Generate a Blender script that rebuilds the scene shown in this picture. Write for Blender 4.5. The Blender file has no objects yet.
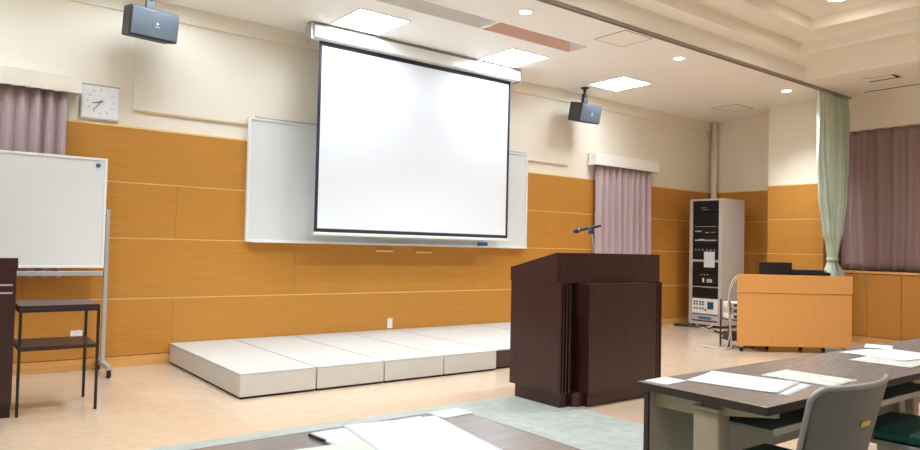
import bpy, bmesh, math, random
from mathutils import Vector, Matrix
random.seed(7)
S = bpy.context.scene
COL = S.collection
PI = math.pi

# ------------------------------------------------------------------ materials
def lin(c):
    return tuple((x/255/12.92 if x/255 <= .04045 else ((x/255+.055)/1.055)**2.4) for x in c) + (1.0,)

def mat(name, rgb, rough=.5, metal=0., spec=.5, bump=0., bscale=60., var=0., vscale=4., stretch=(1,1,1), coat=0., sheen=0.):
    m = bpy.data.materials.new(name); m.use_nodes = True
    nt = m.node_tree; b = nt.nodes['Principled BSDF']
    b.inputs['Base Color'].default_value = lin(rgb)
    b.inputs['Roughness'].default_value = rough
    b.inputs['Metallic'].default_value = metal
    b.inputs['Specular IOR Level'].default_value = spec
    b.inputs['Coat Weight'].default_value = coat
    b.inputs['Sheen Weight'].default_value = sheen
    if bump or var:
        tc = nt.nodes.new('ShaderNodeTexCoord'); mp = nt.nodes.new('ShaderNodeMapping')
        mp.inputs['Scale'].default_value = stretch
        nt.links.new(tc.outputs['Object'], mp.inputs['Vector'])
    if var:
        n = nt.nodes.new('ShaderNodeTexNoise'); n.inputs['Scale'].default_value = vscale; n.inputs['Detail'].default_value = 5
        nt.links.new(mp.outputs['Vector'], n.inputs['Vector'])
        r = nt.nodes.new('ShaderNodeValToRGB')
        a = lin(tuple(max(0, c*(1-var)) for c in rgb)); z = lin(tuple(min(255, c*(1+var)) for c in rgb))
        r.color_ramp.elements[0].color = a; r.color_ramp.elements[1].color = z
        r.color_ramp.elements[0].position = .3; r.color_ramp.elements[1].position = .7
        nt.links.new(n.outputs['Fac'], r.inputs['Fac']); nt.links.new(r.outputs['Color'], b.inputs['Base Color'])
    if bump:
        n2 = nt.nodes.new('ShaderNodeTexNoise'); n2.inputs['Scale'].default_value = bscale
        nt.links.new(mp.outputs['Vector'], n2.inputs['Vector'])
        bp = nt.nodes.new('ShaderNodeBump'); bp.inputs['Strength'].default_value = bump; bp.inputs['Distance'].default_value = .01
        nt.links.new(n2.outputs['Fac'], bp.inputs['Height']); nt.links.new(bp.outputs['Normal'], b.inputs['Normal'])
    return m

def emis(name, rgb, strength):
    m = bpy.data.materials.new(name); m.use_nodes = True
    nt = m.node_tree; b = nt.nodes['Principled BSDF']
    b.inputs['Base Color'].default_value = (.8, .8, .8, 1)
    b.inputs['Emission Color'].default_value = lin(rgb); b.inputs['Emission Strength'].default_value = strength
    return m

def floor_material():
    m = mat('vinyl_tile', (208, 186, 162), rough=.16, spec=.45)
    nt = m.node_tree; b = nt.nodes['Principled BSDF']
    tc = nt.nodes.new('ShaderNodeTexCoord'); mp = nt.nodes.new('ShaderNodeMapping')
    nt.links.new(tc.outputs['Object'], mp.inputs['Vector'])
    br = nt.nodes.new('ShaderNodeTexBrick'); br.offset = 0; br.inputs['Scale'].default_value = 1
    br.inputs['Brick Width'].default_value = .45; br.inputs['Row Height'].default_value = .45
    br.inputs['Mortar Size'].default_value = .0022; br.inputs['Mortar Smooth'].default_value = .4
    br.inputs['Color1'].default_value = lin((203, 180, 157)); br.inputs['Color2'].default_value = lin((198, 174, 151))
    br.inputs['Mortar'].default_value = lin((198, 174, 148))
    nt.links.new(mp.outputs['Vector'], br.inputs['Vector'])
    n = nt.nodes.new('ShaderNodeTexNoise'); n.inputs['Scale'].default_value = 9; n.inputs['Detail'].default_value = 8
    mp2 = nt.nodes.new('ShaderNodeMapping'); mp2.inputs['Scale'].default_value = (1, 2.2, 1)
    nt.links.new(tc.outputs['Object'], mp2.inputs['Vector']); nt.links.new(mp2.outputs['Vector'], n.inputs['Vector'])
    r = nt.nodes.new('ShaderNodeValToRGB')
    r.color_ramp.elements[0].color = (.86, .85, .83, 1); r.color_ramp.elements[1].color = (1.06, 1.06, 1.06, 1)
    r.color_ramp.elements[0].position = .3; r.color_ramp.elements[1].position = .7
    nt.links.new(n.outputs['Fac'], r.inputs['Fac'])
    mx = nt.nodes.new('ShaderNodeMix'); mx.data_type = 'RGBA'; mx.blend_type = 'MULTIPLY'; mx.inputs['Factor'].default_value = .6
    nt.links.new(br.outputs['Color'], mx.inputs['A']); nt.links.new(r.outputs['Color'], mx.inputs['B'])
    nt.links.new(mx.outputs['Result'], b.inputs['Base Color'])
    return m

def booklet_material():
    m = mat('printed_map', (225, 228, 208), rough=.45)
    nt = m.node_tree; b = nt.nodes['Principled BSDF']
    tc = nt.nodes.new('ShaderNodeTexCoord')
    n = nt.nodes.new('ShaderNodeTexNoise'); n.inputs['Scale'].default_value = 20; n.inputs['Detail'].default_value = 6
    nt.links.new(tc.outputs['Object'], n.inputs['Vector'])
    r = nt.nodes.new('ShaderNodeValToRGB')
    for i, (p, c) in enumerate([(.3, (140, 164, 160)), (.45, (212, 216, 206)), (.58, (222, 221, 213)), (.7, (160, 170, 150))]):
        e = r.color_ramp.elements[i] if i < 2 else r.color_ramp.elements.new(p)
        e.position = p; e.color = lin(c)
    nt.links.new(n.outputs['Fac'], r.inputs['Fac']); nt.links.new(r.outputs['Color'], b.inputs['Base Color'])
    return m

M = {}
M['paint'] = mat('wall_paint', (243, 234, 218), rough=.75, spec=.2, bump=.04, bscale=90)
M['ceil'] = mat('ceiling_paint', (250, 247, 241), rough=.8, spec=.2, bump=.04, bscale=120)
M['coffer'] = mat('coffer_paint', (249, 244, 233), rough=.8, spec=.2, bump=.03, bscale=120)
M['wood'] = mat('orange_wood', (196, 136, 58), rough=.36, spec=.4, var=.035, vscale=3., stretch=(.8, .8, 26))
M['woodpale'] = mat('pale_orange_wood', (218, 164, 94), rough=.4, spec=.4, var=.05, vscale=3., stretch=(.7, .7, 14))
M['wooddesk'] = mat('beech_wood', (214, 154, 88), rough=.4, spec=.4, var=.015, vscale=3., stretch=(16, 3, .8))
M['woodcab'] = mat('cabinet_wood', (190, 130, 56), rough=.4, spec=.4, var=.035, vscale=3., stretch=(16, 16, .8))
M['seam'] = mat('dark_wood_seam', (150, 102, 44), rough=.7)
M['gold'] = mat('gold_strip', (240, 208, 146), rough=.4, metal=.0)
M['beigeline'] = mat('beige_ledge', (214, 188, 150), rough=.6)
M['pelmetwhite'] = mat('pelmet_paint', (250, 246, 238), rough=.6)
M['floor'] = floor_material()
M['carpet'] = mat('pale_teal_carpet', (163, 168, 163), rough=.95, spec=.1, bump=.5, bscale=300, var=.05, vscale=12)
M['darkwood'] = mat('mahogany', (58, 31, 29), rough=.3, spec=.5, var=.14, vscale=3.5, stretch=(13, 13, .7))
M['recshade'] = mat('mahogany_shaded', (40, 22, 21), rough=.5, var=.1, vscale=3.5, stretch=(13, 13, .7))  # darker mahogany copy with the shade of recesses put into its colour
M['screen'] = mat('screen_fabric', (241, 246, 253), rough=.85, spec=.1)
M['black'] = mat('black_cloth_border', (42, 42, 56), rough=.7)
M['blackplastic'] = mat('black_plastic', (24, 24, 26), rough=.45)
M['blackrack'] = mat('rack_black', (20, 20, 24), rough=.4)
M['grille'] = mat('speaker_grille', (84, 90, 98), rough=.6, bump=.4, bscale=500)
M['spkbody'] = mat('speaker_body', (58, 60, 65), rough=.55)
M['white'] = mat('white_enamel', (240, 240, 236), rough=.35)
M['wb'] = mat('whiteboard_surface', (230, 233, 232), rough=.22, spec=.5)
M['alu'] = mat('aluminium', (196, 197, 200), rough=.35, metal=.6)
M['silver'] = mat('silver_strip', (205, 190, 188), rough=.35, metal=.5)
M['chrome'] = mat('chrome', (220, 220, 225), rough=.15, metal=1)
M['stagetop'] = mat('stage_top', (196, 195, 191), rough=.45, var=.015, vscale=6)
M['stageside'] = mat('stage_side', (210, 208, 203), rough=.5, var=.015, vscale=6)
M['stagebrown'] = mat('stage_brown_panel', (74, 55, 48), rough=.6, var=.1, vscale=6)
M['gap'] = mat('dark_gap', (40, 32, 30), rough=.8)
M['mauve'] = mat('mauve_curtain', (150, 126, 125), rough=.85, sheen=.2, bump=.1, bscale=200)
M['mauvelit'] = mat('mauve_curtain_lit', (186, 165, 168), rough=.85, sheen=.2, bump=.1, bscale=200)  # lighter copy of the mauve cloth; brighter light put into the colour
M['green'] = mat('pale_green_curtain', (196, 210, 193), rough=.85, sheen=.2, bump=.1, bscale=200)
M['rackgrey'] = mat('rack_grey', (196, 186, 176), rough=.5)
M['railgrey'] = mat('rail_brown_grey', (156, 146, 134), rough=.5, metal=.2)
M['line'] = mat('fine_grey_line', (138, 128, 112), rough=.7)
M['pink'] = mat('pinkish_recess', (246, 216, 202), rough=.8)
M['paleslot'] = mat('pale_recess', (246, 244, 238), rough=.8)
M['ventdark'] = mat('vent_dark', (46, 41, 38), rough=.7)
M['tabletop'] = mat('brown_laminate', (132, 121, 116), rough=.24, spec=.6, var=.05, vscale=4, stretch=(1, 14, 1))
M['tableedge'] = mat('dark_edge', (58, 47, 44), rough=.45)
M['beige'] = mat('beige_metal', (184, 171, 148), rough=.45)
M['greypanel'] = mat('grey_panel', (186, 180, 168), rough=.5)
M['tealdark'] = mat('dark_teal_metal', (120, 134, 132), rough=.4)
M['chairback'] = mat('grey_plastic', (112, 107, 103), rough=.4)
M['chairframe'] = mat('grey_steel', (158, 156, 155), rough=.4, metal=.3)
M['tealseat'] = mat('teal_vinyl', (20, 78, 72), rough=.5, bump=.1, bscale=150)
M['paper'] = mat('paper', (218, 221, 226), rough=.6)
M['paper2'] = mat('paper_tinted', (204, 216, 203), rough=.6)
M['map'] = booklet_material()
M['yellow'] = mat('yellow_sticker', (226, 206, 60), rough=.5)
M['blue'] = mat('blue_plastic', (54, 110, 160), rough=.4)
M['bluedark'] = mat('blue_connector', (40, 70, 110), rough=.4)
M['tealmag'] = mat('blue_magnet', (30, 120, 150), rough=.3)
M['cable'] = mat('pale_cable', (190, 172, 156), rough=.6)
M['cabledark'] = mat('dark_cable', (70, 66, 64), rough=.6)
M['clockface'] = mat('clock_face', (252, 253, 255), rough=.4)
M['clockframe'] = mat('clock_frame', (226, 226, 228), rough=.35)
M['clockstrip'] = mat('clock_grey_strip', (176, 176, 180), rough=.4)
M['faint'] = mat('faint_ink', (168, 172, 184), rough=.5)
M['ink'] = mat('grey_ink', (118, 122, 138), rough=.5)
M['pipe'] = mat('painted_pipe', (234, 227, 210), rough=.5)
M['hatch'] = mat('hatch_paint', (248, 244, 236), rough=.8)
M['lampwhite'] = mat('lamp_frame', (246, 246, 244), rough=.5)
M['glow'] = emis('panel_glow', (228, 242, 255), 17)
M['glowdown'] = emis('downlight_glow', (255, 246, 232), 25)
M['glasswin'] = mat('window_pane', (200, 210, 214), rough=.1)
M['label'] = mat('silver_badge', (225, 225, 228), rough=.3, metal=.6)
M['led'] = mat('pale_marking', (190, 190, 192), rough=.5)

# ------------------------------------------------------------------ mesh builder
class MB:
    def __init__(s): s.bm = bmesh.new(); s.mats = []
    def mi(s, m):
        if m is None: return 0
        if m not in s.mats: s.mats.append(m)
        return s.mats.index(m)
    def box(s, x0, x1, y0, y1, z0, z1, m=None, bev=0., seg=2):
        i = s.mi(m)
        t = bmesh.new()
        bmesh.ops.create_cube(t, size=1)
        for v in t.verts:
            v.co = Vector(((x0+x1)/2+v.co.x*(x1-x0), (y0+y1)/2+v.co.y*(y1-y0), (z0+z1)/2+v.co.z*(z1-z0)))
        if bev: bmesh.ops.bevel(t, geom=list(t.edges), offset=bev, segments=seg, affect='EDGES', profile=.6)
        s._merge(t, i); return s
    def _merge(s, t, i, smooth=False):
        vm = {v: s.bm.verts.new(v.co) for v in t.verts}
        for f in t.faces:
            try:
                nf = s.bm.faces.new([vm[v] for v in f.verts]); nf.material_index = i; nf.smooth = smooth or f.smooth
            except ValueError: pass
        t.free()
    def tube(s, pts, r, m=None, seg=10, cap=True):
        i = s.mi(m); pts = [Vector(p) for p in pts]
        rs = r if isinstance(r, (list, tuple)) else [r]*len(pts)
        t = bmesh.new(); rings = []
        d0 = (pts[1]-pts[0]).normalized()
        ref = Vector((0, 0, 1)) if abs(d0.z) < .9 else Vector((1, 0, 0))
        for k, p in enumerate(pts):
            d = (pts[min(k+1, len(pts)-1)]-pts[max(k-1, 0)]).normalized()
            a = d.cross(ref)
            if a.length < 1e-4: a = d.cross(Vector((0, 1, 0)))
            a.normalize(); b = a.cross(d).normalized(); ref = b
            # keep the frame continuous
            rings.append([t.verts.new(p+(a*math.cos(2*PI*j/seg)+b*math.sin(2*PI*j/seg))*rs[k]) for j in range(seg)])
            ref = b
        for k in range(len(rings)-1):
            for j in range(seg):
                f = t.faces.new([rings[k][j], rings[k][(j+1) % seg], rings[k+1][(j+1) % seg], rings[k+1][j]]); f.smooth = True
        if cap:
            t.faces.new(rings[0][::-1]); t.faces.new(rings[-1])
        bmesh.ops.recalc_face_normals(t, faces=list(t.faces))
        s._merge(t, i); return s
    def lathe(s, prof, c=(0, 0, 0), m=None, seg=24, axis='z'):
        i = s.mi(m); t = bmesh.new(); rings = []
        for r, h in prof:
            ring = []
            for j in range(seg):
                a = 2*PI*j/seg; p = (r*math.cos(a), r*math.sin(a), h)
                if axis == 'x': p = (h, p[0], p[1])
                if axis == 'y': p = (p[0], h, p[1])
                ring.append(t.verts.new(Vector(c)+Vector(p)))
            rings.append(ring)
        for k in range(len(rings)-1):
            for j in range(seg):
                f = t.faces.new([rings[k][j], rings[k][(j+1) % seg], rings[k+1][(j+1) % seg], rings[k+1][j]]); f.smooth = True
        t.faces.new(rings[0][::-1]); t.faces.new(rings[-1])
        bmesh.ops.recalc_face_normals(t, faces=list(t.faces))
        s._merge(t, i); return s
    def prism(s, poly, axis, a0, a1, m=None, bev=0.):
        """poly: 2-D outline in the plane across `axis`, extruded a0..a1"""
        i = s.mi(m); t = bmesh.new()
        def P(p, a):
            return {'x': (a, p[0], p[1]), 'y': (p[0], a, p[1]), 'z': (p[0], p[1], a)}[axis]
        A = [t.verts.new(P(p, a0)) for p in poly]; B = [t.verts.new(P(p, a1)) for p in poly]
        n = len(poly)
        t.faces.new(A[::-1]); t.faces.new(B)
        for k in range(n): t.faces.new([A[k], A[(k+1) % n], B[(k+1) % n], B[k]])
        bmesh.ops.recalc_face_normals(t, faces=list(t.faces))
        if bev: bmesh.ops.bevel(t, geom=list(t.edges), offset=bev, segments=2, affect='EDGES')
        s._merge(t, i); return s
    def grid(s, fn, nu, nv, m=None, smooth=True):
        i = s.mi(m)
        V = [[s.bm.verts.new(fn(a/nu, b/nv)) for a in range(nu+1)] for b in range(nv+1)]
        for b in range(nv):
            for a in range(nu):
                f = s.bm.faces.new([V[b][a], V[b][a+1], V[b+1][a+1], V[b+1][a]]); f.material_index = i; f.smooth = smooth
        return s
    def build(s, name, m=None, parent=None, loc=(0, 0, 0), rotz=0):
        me = bpy.data.meshes.new(name); s.bm.normal_update(); s.bm.to_mesh(me); s.bm.free()
        if s.mats:
            for k in s.mats: me.materials.append(M[k])
        else: me.materials.append(M[m])
        o = bpy.data.objects.new(name, me); COL.objects.link(o)
        o.location = loc; o.rotation_euler = (0, 0, rotz)
        if parent: o.parent = parent
        return o

def tag(o, label, cat, group=None):
    o['label'] = label; o['category'] = cat
    if group: o['group'] = group
    return o
def thing(name, label, cat, loc=(0, 0, 0), rotz=0, group=None):
    o = bpy.data.objects.new(name, None); COL.objects.link(o)
    o.empty_display_size = .1
    o.location = loc; o.rotation_euler = (0, 0, rotz)
    return tag(o, label, cat, group)
def struct(o): o['kind'] = 'structure'; return o
def kids(o): return [c for c in bpy.data.objects if c.parent == o]
def dup(root, loc, label, rotz=None):
    allk = {root: kids(root)}
    r = root.copy(); COL.objects.link(r); r.location = loc; r['label'] = label
    if rotz is not None: r.rotation_euler = (0, 0, rotz)
    for ch in allk[root]:
        c = ch.copy(); COL.objects.link(c); c.parent = r
        for g in kids(ch):
            d = g.copy(); COL.objects.link(d); d.parent = c
    return r
def solidify(o, t, off=0):
    md = o.modifiers.new('thickness', 'SOLIDIFY'); md.thickness = t; md.offset = off; return o
def text_mesh(name, txt, size, m, parent, loc, rot, ext=.0006):
    cu = bpy.data.curves.new(name, 'FONT'); cu.body = txt; cu.size = size; cu.align_x = 'CENTER'; cu.align_y = 'CENTER'; cu.extrude = ext
    t = bpy.data.objects.new(name, cu); COL.objects.link(t)
    dg = bpy.context.evaluated_depsgraph_get(); me = bpy.data.meshes.new_from_object(t.evaluated_get(dg))
    bpy.data.objects.remove(t)
    me.materials.clear(); me.materials.append(M[m])
    o = bpy.data.objects.new(name, me); COL.objects.link(o); o.parent = parent; o.location = loc; o.rotation_euler = rot
    return o

# ------------------------------------------------------------------ room shell
ZC = 3.618; XL, XR, YB = -3.0, 11.46, -12.5
ZS = [.654, 1.243, 1.785, 2.324]          # gold strips and wainscot top
struct(MB().box(XL-.2, XR+.4, YB-.2, .2, -.2, 0).build('floor', 'floor'))
c = MB().box(XL, 4.08, -8.8, -3.02, 0, .006, None)
struct(c.build('trim_1', 'carpet')); 
b = MB()
b.box(XL-.2, XR+.2, 0, .2, 0, ZC+.8, 'paint')
b.box(1.575, 7.66, -.012, 0, 2.505, 3.41, 'paint', .003)             # large raised plaster field
b.box(1.575, 7.66, -.022, 0, 2.488, 2.505, 'beigeline')
b.box(XL, XR, -.03, 0, 3.45, ZC, 'paint', .004)                      # band under the ceiling
struct(b.build('wall_front'))
struct(MB().box(XL-.2, XL, YB, 0, 0, ZC+.8).build('wall_left', 'paint'))
struct(MB().box(XL-.2, XR+.4, YB-.2, YB, 0, ZC+.8).build('wall_back', 'paint'))
COLX, COLY0, COLY1, WINX = 10.78, -2.33, -1.46, 11.12
b = MB()
b.box(XR, XR+.2, -2.33, 0, 0, ZC, 'paint')
b.box(COLX, XR+.2, COLY0, COLY1, 0, ZC, 'paint')
b.box(WINX, XR+.3, YB, COLY0, 3.13, ZC, 'paint')
b.box(WINX+.26, XR+.3, YB, COLY0, 0, 1.0, 'paint')
b.box(WINX, XR+.3, YB, -8.2, 0, ZC, 'paint')
struct(b.build('wall_right'))
# window behind the drawn curtains
for wn, (wy0, wy1) in enumerate([(-4.3, -2.4), (-6.2, -4.35), (-8.15, -6.25)]):
    w = MB()
    w.box(11.5, 11.54, wy0, wy1, 1.0, 1.05, 'alu'); w.box(11.5, 11.54, wy0, wy1, 3.08, 3.13, 'alu')
    w.box(11.5, 11.54, wy0, wy0+.05, 1.05, 3.08, 'alu'); w.box(11.5, 11.54, wy1-.05, wy1, 1.05, 3.08, 'alu')
    ws = struct(w.build('window_%d' % (wn+1)))
    MB().box(11.515, 11.525, wy0+.05, wy1-.05, 1.05, 3.08).build('window_pane', 'glasswin', ws)

# wainscot: boards with fine seams between gold strips
def wains(b, along, a0, a1, face, seams=True):
    """boards on a wall; along 'x' (front wall, face = y) or 'y' (right wall, face = x)"""
    rows = [(.1, ZS[0]), (ZS[0], ZS[1]), (ZS[1], ZS[2]), (ZS[2], ZS[3])]
    def bx(p0, p1, t0, t1, z0, z1, m, bev=0):
        if along == 'x': b.box(p0, p1, face-t1, face-t0, z0, z1, m, bev)
        else: b.box(face-t1, face-t0, p0, p1, z0, z1, m, bev)
    bx(a0, a1, 0, .008, .1, ZS[3], 'seam')
    for k, (z0, z1) in enumerate(rows):
        ofs = 2.018 if k % 2 == 0 else 3.318
        if k == 2: ofs = 2.018
        cuts = [a0]
        n = math.ceil((a0-ofs)/2.6); x = ofs+2.6*n
        while x < a1:
            if x > a0+.05: cuts.append(x)
            x += 2.6
        cuts.append(a1)
        for p, q in zip(cuts, cuts[1:]):
            bx(p+.0012, q-.0012, 0, .018, z0+.006, z1-.006, 'wood')
    for z in ZS[:3]: bx(a0, a1, 0, .014, z-.006, z+.006, 'gold')
    bx(a0, a1, 0, .02, ZS[3]-.006, ZS[3]+.012, 'gold')
b = MB(); wains(b, 'x', XL, XR, 0); struct(b.build('trim_2'))
b = MB(); wains(b, 'y', COLY1, -.018, XR); struct(b.build('trim_3'))
b = MB(); wains(b, 'y', COLY0, COLY1, COLX)
b.box(COLX-.018, WINX+.2, COLY0-.012, COLY0, 0, ZS[3], 'wood')
struct(b.build('trim_4'))
b = MB(); b.box(XL, XR, -.022, 0, 0, .098, 'woodpale', .003); struct(b.build('baseboard_front'))
b = MB(); b.box(XR-.022, XR, COLY1, -.022, 0, .098, 'woodpale', .003)
b.box(COLX-.022, COLX, COLY0-.012, COLY1, 0, .098, 'woodpale', .003); struct(b.build('baseboard_right'))

# ceiling: lower slab with a slot, stepped coffer beyond the curtain rail
SY0, SY1, SX = -1.80, -1.49, 6.12
b = MB()
T = ZC+.3
b.box(XL-.2, XR+.3, SY1, .2, ZC, T, 'ceil')
b.box(XL-.2, XR+.3, -2.66, SY0, ZC, T, 'ceil')
b.box(SX, XR+.3, SY0, SY1, ZC, T, 'ceil')
b.box(XL-.2, 4.72, SY0, SY0+.004, ZC+.001, T, 'paleslot'); b.box(XL-.2, 4.72, SY1-.004, SY1, ZC+.001, T, 'paleslot')
b.box(4.72, SX, SY0, SY0+.004, ZC+.001, T, 'pink'); b.box(4.72, SX, SY1-.004, SY1, ZC+.001, T, 'pink')
b.box(4.72, 4.76, SY0, SY1, ZC+.001, T, 'lampwhite'); b.box(SX-.006, SX, SY0, SY1, ZC+.001, T, 'lampwhite')
b.box(XL-.2, SX, SY0, SY1, T, T+.02, 'paleslot')
X0, X1, X2 = 9.5, 8.93, 8.50
Y0, Y1, Y2 = -2.66, -2.90, -3.25
Z1, Z2, Z3 = 3.825, 3.975, 4.12
b.box(X0, XR+.3, YB, -2.66, ZC, T+.2, 'coffer')
b.box(XL-.2, -2.4, YB, -2.66, ZC, T+.2, 'coffer')
b.box(-2.4, X0, YB, -11.6, ZC, T+.2, 'coffer')
def ring(x0, x1, y0, y1, X0_, X1_, Y0_, Y1_, z0, z1):
    """soffit ring between outer rectangle and the inner opening"""
    b.box(x0, x1, Y1_, y1, z0, z1, 'coffer'); b.box(x0, x1, y0, Y0_, z0, z1, 'coffer')
    b.box(x0, X0_, Y0_, Y1_, z0, z1, 'coffer'); b.box(X1_, x1, Y0_, Y1_, z0, z1, 'coffer')
ring(-2.4, X0, -11.6, Y0, -1.9, X1, -11.2, Y1, Z1, Z1+.3)
ring(-1.9, X1, -11.2, Y1, -1.5, X2, -10.8, Y2, Z2, Z2+.3)
b.box(-1.5, X2, -10.8, Y2, Z3, Z3+.2, 'coffer')
struct(b.build('ceiling'))

# ------------------------------------------------------------------ ceiling fittings
def ceiling_light(loc, label, group):
    t = thing('ceiling_light', label, 'ceiling light', loc, 0, group)
    b = MB(); w, d = .305, .325
    for x0, x1, y0, y1 in [(-w, w, -d, -d+.014), (-w, w, d-.014, d), (-w, -w+.014, -d+.014, d-.014), (w-.014, w, -d+.014, d-.014)]:
        b.box(x0, x1, y0, y1, -.012, -.0005)
    b.build('frame', 'lampwhite', t)
    MB().box(-w+.014, w-.014, -d+.014, d-.014, -.006, -.0008).build('diffuser', 'glow', t)
    b = MB()
    for k in range(1, 6):
        x = -w+k*2*w/6; b.box(x-.003, x+.003, -d+.014, d-.014, -.011, -.0061)
    for k in range(1, 6):
        y = -d+k*2*d/6; b.box(-w+.014, w-.014, y-.003, y+.003, -.0105, -.0061)
    b.build('louver', 'lampwhite', t)
    return t
G = 'square ceiling lights in a row along the front wall'
L0 = ceiling_light((3.70, -.89, ZC), 'square ceiling light directly above the left end of the projection screen', G)
dup(L0, (5.78, -.86, ZC), 'square ceiling light just above the right end of the projection screen')
dup(L0, (7.81, -.865, ZC), 'square ceiling light right of the screen, beside the right loudspeaker')
dup(L0, (1.65, -.87, ZC), 'square ceiling light above the left loudspeaker and wall clock')
for (x, y) in [(-.4, -.87)]:
    o = dup(L0, (x, y, ZC), 'square ceiling light over the left end of the room')
def downlight(loc, label, r=.062, group='round downlights beside the curtain rail', power=60):
    t = thing('downlight', label, 'downlight', loc, 0, group)
    b = MB(); b.lathe([(r+.018, -.0005), (r+.018, -.006), (r, -.008), (r, -.0005)]); b.build('ring', 'lampwhite', t)
    MB().lathe([(r-.002, -.0005), (r-.002, -.005), (.001, -.0052)]).build('lamp', 'glowdown', t)
    return t
D0 = downlight((4.733, -2.214, ZC), 'round downlight left of the square access panel, above the lit screen')
dup(D0, (7.296, -2.214, ZC), 'round downlight beside the curtain rail, right of the square access panel')
dup(D0, (9.896, -2.21, ZC), 'round downlight near the green curtain, rightmost along the rail')
dup(D0, (2.17, -2.21, ZC), 'round downlight over the left part of the stage')
B0 = downlight((8.02, -3.78, Z3), 'large round downlight high in the coffered ceiling above the window curtain', .11, None)
COFFER = [(x, y) for x in (8.02, 5.3, 2.6, -.1) for y in (-3.78, -6.2, -8.6)]
for (x, y) in COFFER[1:]:
    o = dup(B0, (x, y, Z3), 'large round downlight in the coffered ceiling over the rows of tables'); o['group'] = 'round downlights over the tables'
def spot(loc, e, size=1.9):
    l = bpy.data.lights.new('downlight_beam', 'SPOT'); l.energy = e; l.spot_size = size; l.spot_blend = .8; l.shadow_soft_size = .07
    l.color = (.89, .955, 1)
    o = bpy.data.objects.new('downlight_beam', l); COL.objects.link(o); o.location = loc
for x in (2.17, 4.733, 7.296, 9.896): spot((x, -2.212, ZC-.02), 130 if x > 9 else 120)
for (x, y) in COFFER: spot((x, y, Z3-.02), {-3.78: 190, -6.2: 65, -8.6: 45}[y], 2.5)

# access panels: fine joint lines
def hatch(x0, x1, y0, y1, label):
    t = thing('ceiling_access_panel', label, 'access panel', ((x0+x1)/2, (y0+y1)/2, ZC), 0, 'flush square panels in the ceiling')
    w, d = (x1-x0)/2, (y1-y0)/2
    MB().box(-w+.008, w-.008, -d+.008, d-.008, -.004, -.0005).build('panel', 'hatch', t)
    b = MB()
    for a in [(-w, w, -d, -d+.007), (-w, w, d-.007, d), (-w, -w+.007, -d, d), (w-.007, w, -d, d)]: b.box(*a, -.005, -.0005)
    b.build('frame', 'line', t)
hatch(5.935, 6.40, -2.50, -2.055, 'flush square access panel in the ceiling touching the curtain rail')
hatch(10.22, 10.74, -1.22, -.77, 'flush square access panel in the ceiling near the corner column')
# ventilation grille and slot beside the coffer
t = thing('air_vent', 'rectangular ceiling vent with dark slots above the window curtain', 'vent', (10.04, -3.43, ZC))
b = MB(); w, d = .14, .21
MB().box(-w, w, -d, d, -.012, -.0005, None, .003).build('cover', 'hatch', t)
b.box(w-.06, w-.018, -d+.02, d-.02, -.0135, -.012); b.box(-w+.02, w-.05, -d+.015, -d+.06, -.0135, -.012); b.box(-w+.01, -w+.026, -d+.06, d-.02, -.0135, -.012)
b.build('slot', 'ventdark', t)
t = thing('slot_diffuser', 'long dark ceiling slot running along the window wall', 'air slot', (10.75, -4.6, ZC))
MB().box(-.035, .035, -1.7, 1.7, -.008, -.0005).build('frame', 'hatch', t)
MB().box(-.022, .022, -1.68, 1.68, -.0095, -.008).build('slot', 'ventdark', t)

# curtain rail
t = thing('curtain_rail', 'long dark curtain rail fixed across the ceiling edge', 'curtain rail', (4, -2.61, ZC))
b = MB(); b.box(-7, 6.95, -.028, -.010, -.03, -.0005); b.box(-7, 6.95, .010, .028, -.03, -.0005); b.box(-7, 6.95, -.010, .010, -.012, -.0005)
b.build('track', 'railgrey', t)
b = MB(); b.box(6.95, 6.97, -.03, .03, -.034, -.0005); b.build('end_cap', 'railgrey', t)

# ------------------------------------------------------------------ curtains
def curtain_sheet(p0, p1, z0, z1, n, amp, normal, seed, m, jit=.3):
    rnd = random.Random(seed); ph = [rnd.uniform(-1, 1) for _ in range(n+2)]; am = [rnd.uniform(.6, 1.25) for _ in range(n+2)]
    p0, p1, nn = Vector(p0), Vector(p1), Vector(normal)
    dirv = (p1-p0).normalized()
    def fn(u, v):
        k = u*n; i = int(min(k, n-1)); f = k-i
        a = am[i]*(1-f)+am[i+1]*f; q = ph[i]*(1-f)+ph[i+1]*f
        grow = .7+.3*(1-v)
        w = math.sin(2*PI*k+q*jit*2+.25*math.sin(3*(1-v)+i))
        w = math.copysign(abs(w)**.8, w)
        p = p0.lerp(p1, u)+nn*(amp*a*grow*w)+dirv*(amp*.35*math.sin(4*PI*k+q)*(1-v)*.5)
        return Vector((p.x, p.y, z0+(z1-z0)*v))
    return MB().grid(fn, n*14, 18, m)
def curtain(name, label, p0, p1, z0, z1, n, amp, normal, seed, m):
    ctr = (Vector(p0)+Vector(p1))/2
    t = thing(name, label, 'curtain', (ctr.x, ctr.y, z0), 0)
    o = curtain_sheet(Vector(p0)-ctr, Vector(p1)-ctr, 0, z1-z0-.03, n, amp, normal, seed, m).build('cloth', m, t); solidify(o, .004)
    h = MB(); d = (Vector(p1)-Vector(p0)); L = d.length; d.normalize(); nn = Vector(normal)
    h.box(-L/2, L/2, -.008, .008, z1-z0-.034, z1-z0-.004)
    r = h.build('track', 'white', t); r.rotation_euler = (0, 0, math.atan2(d.y, d.x))
    return t
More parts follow.
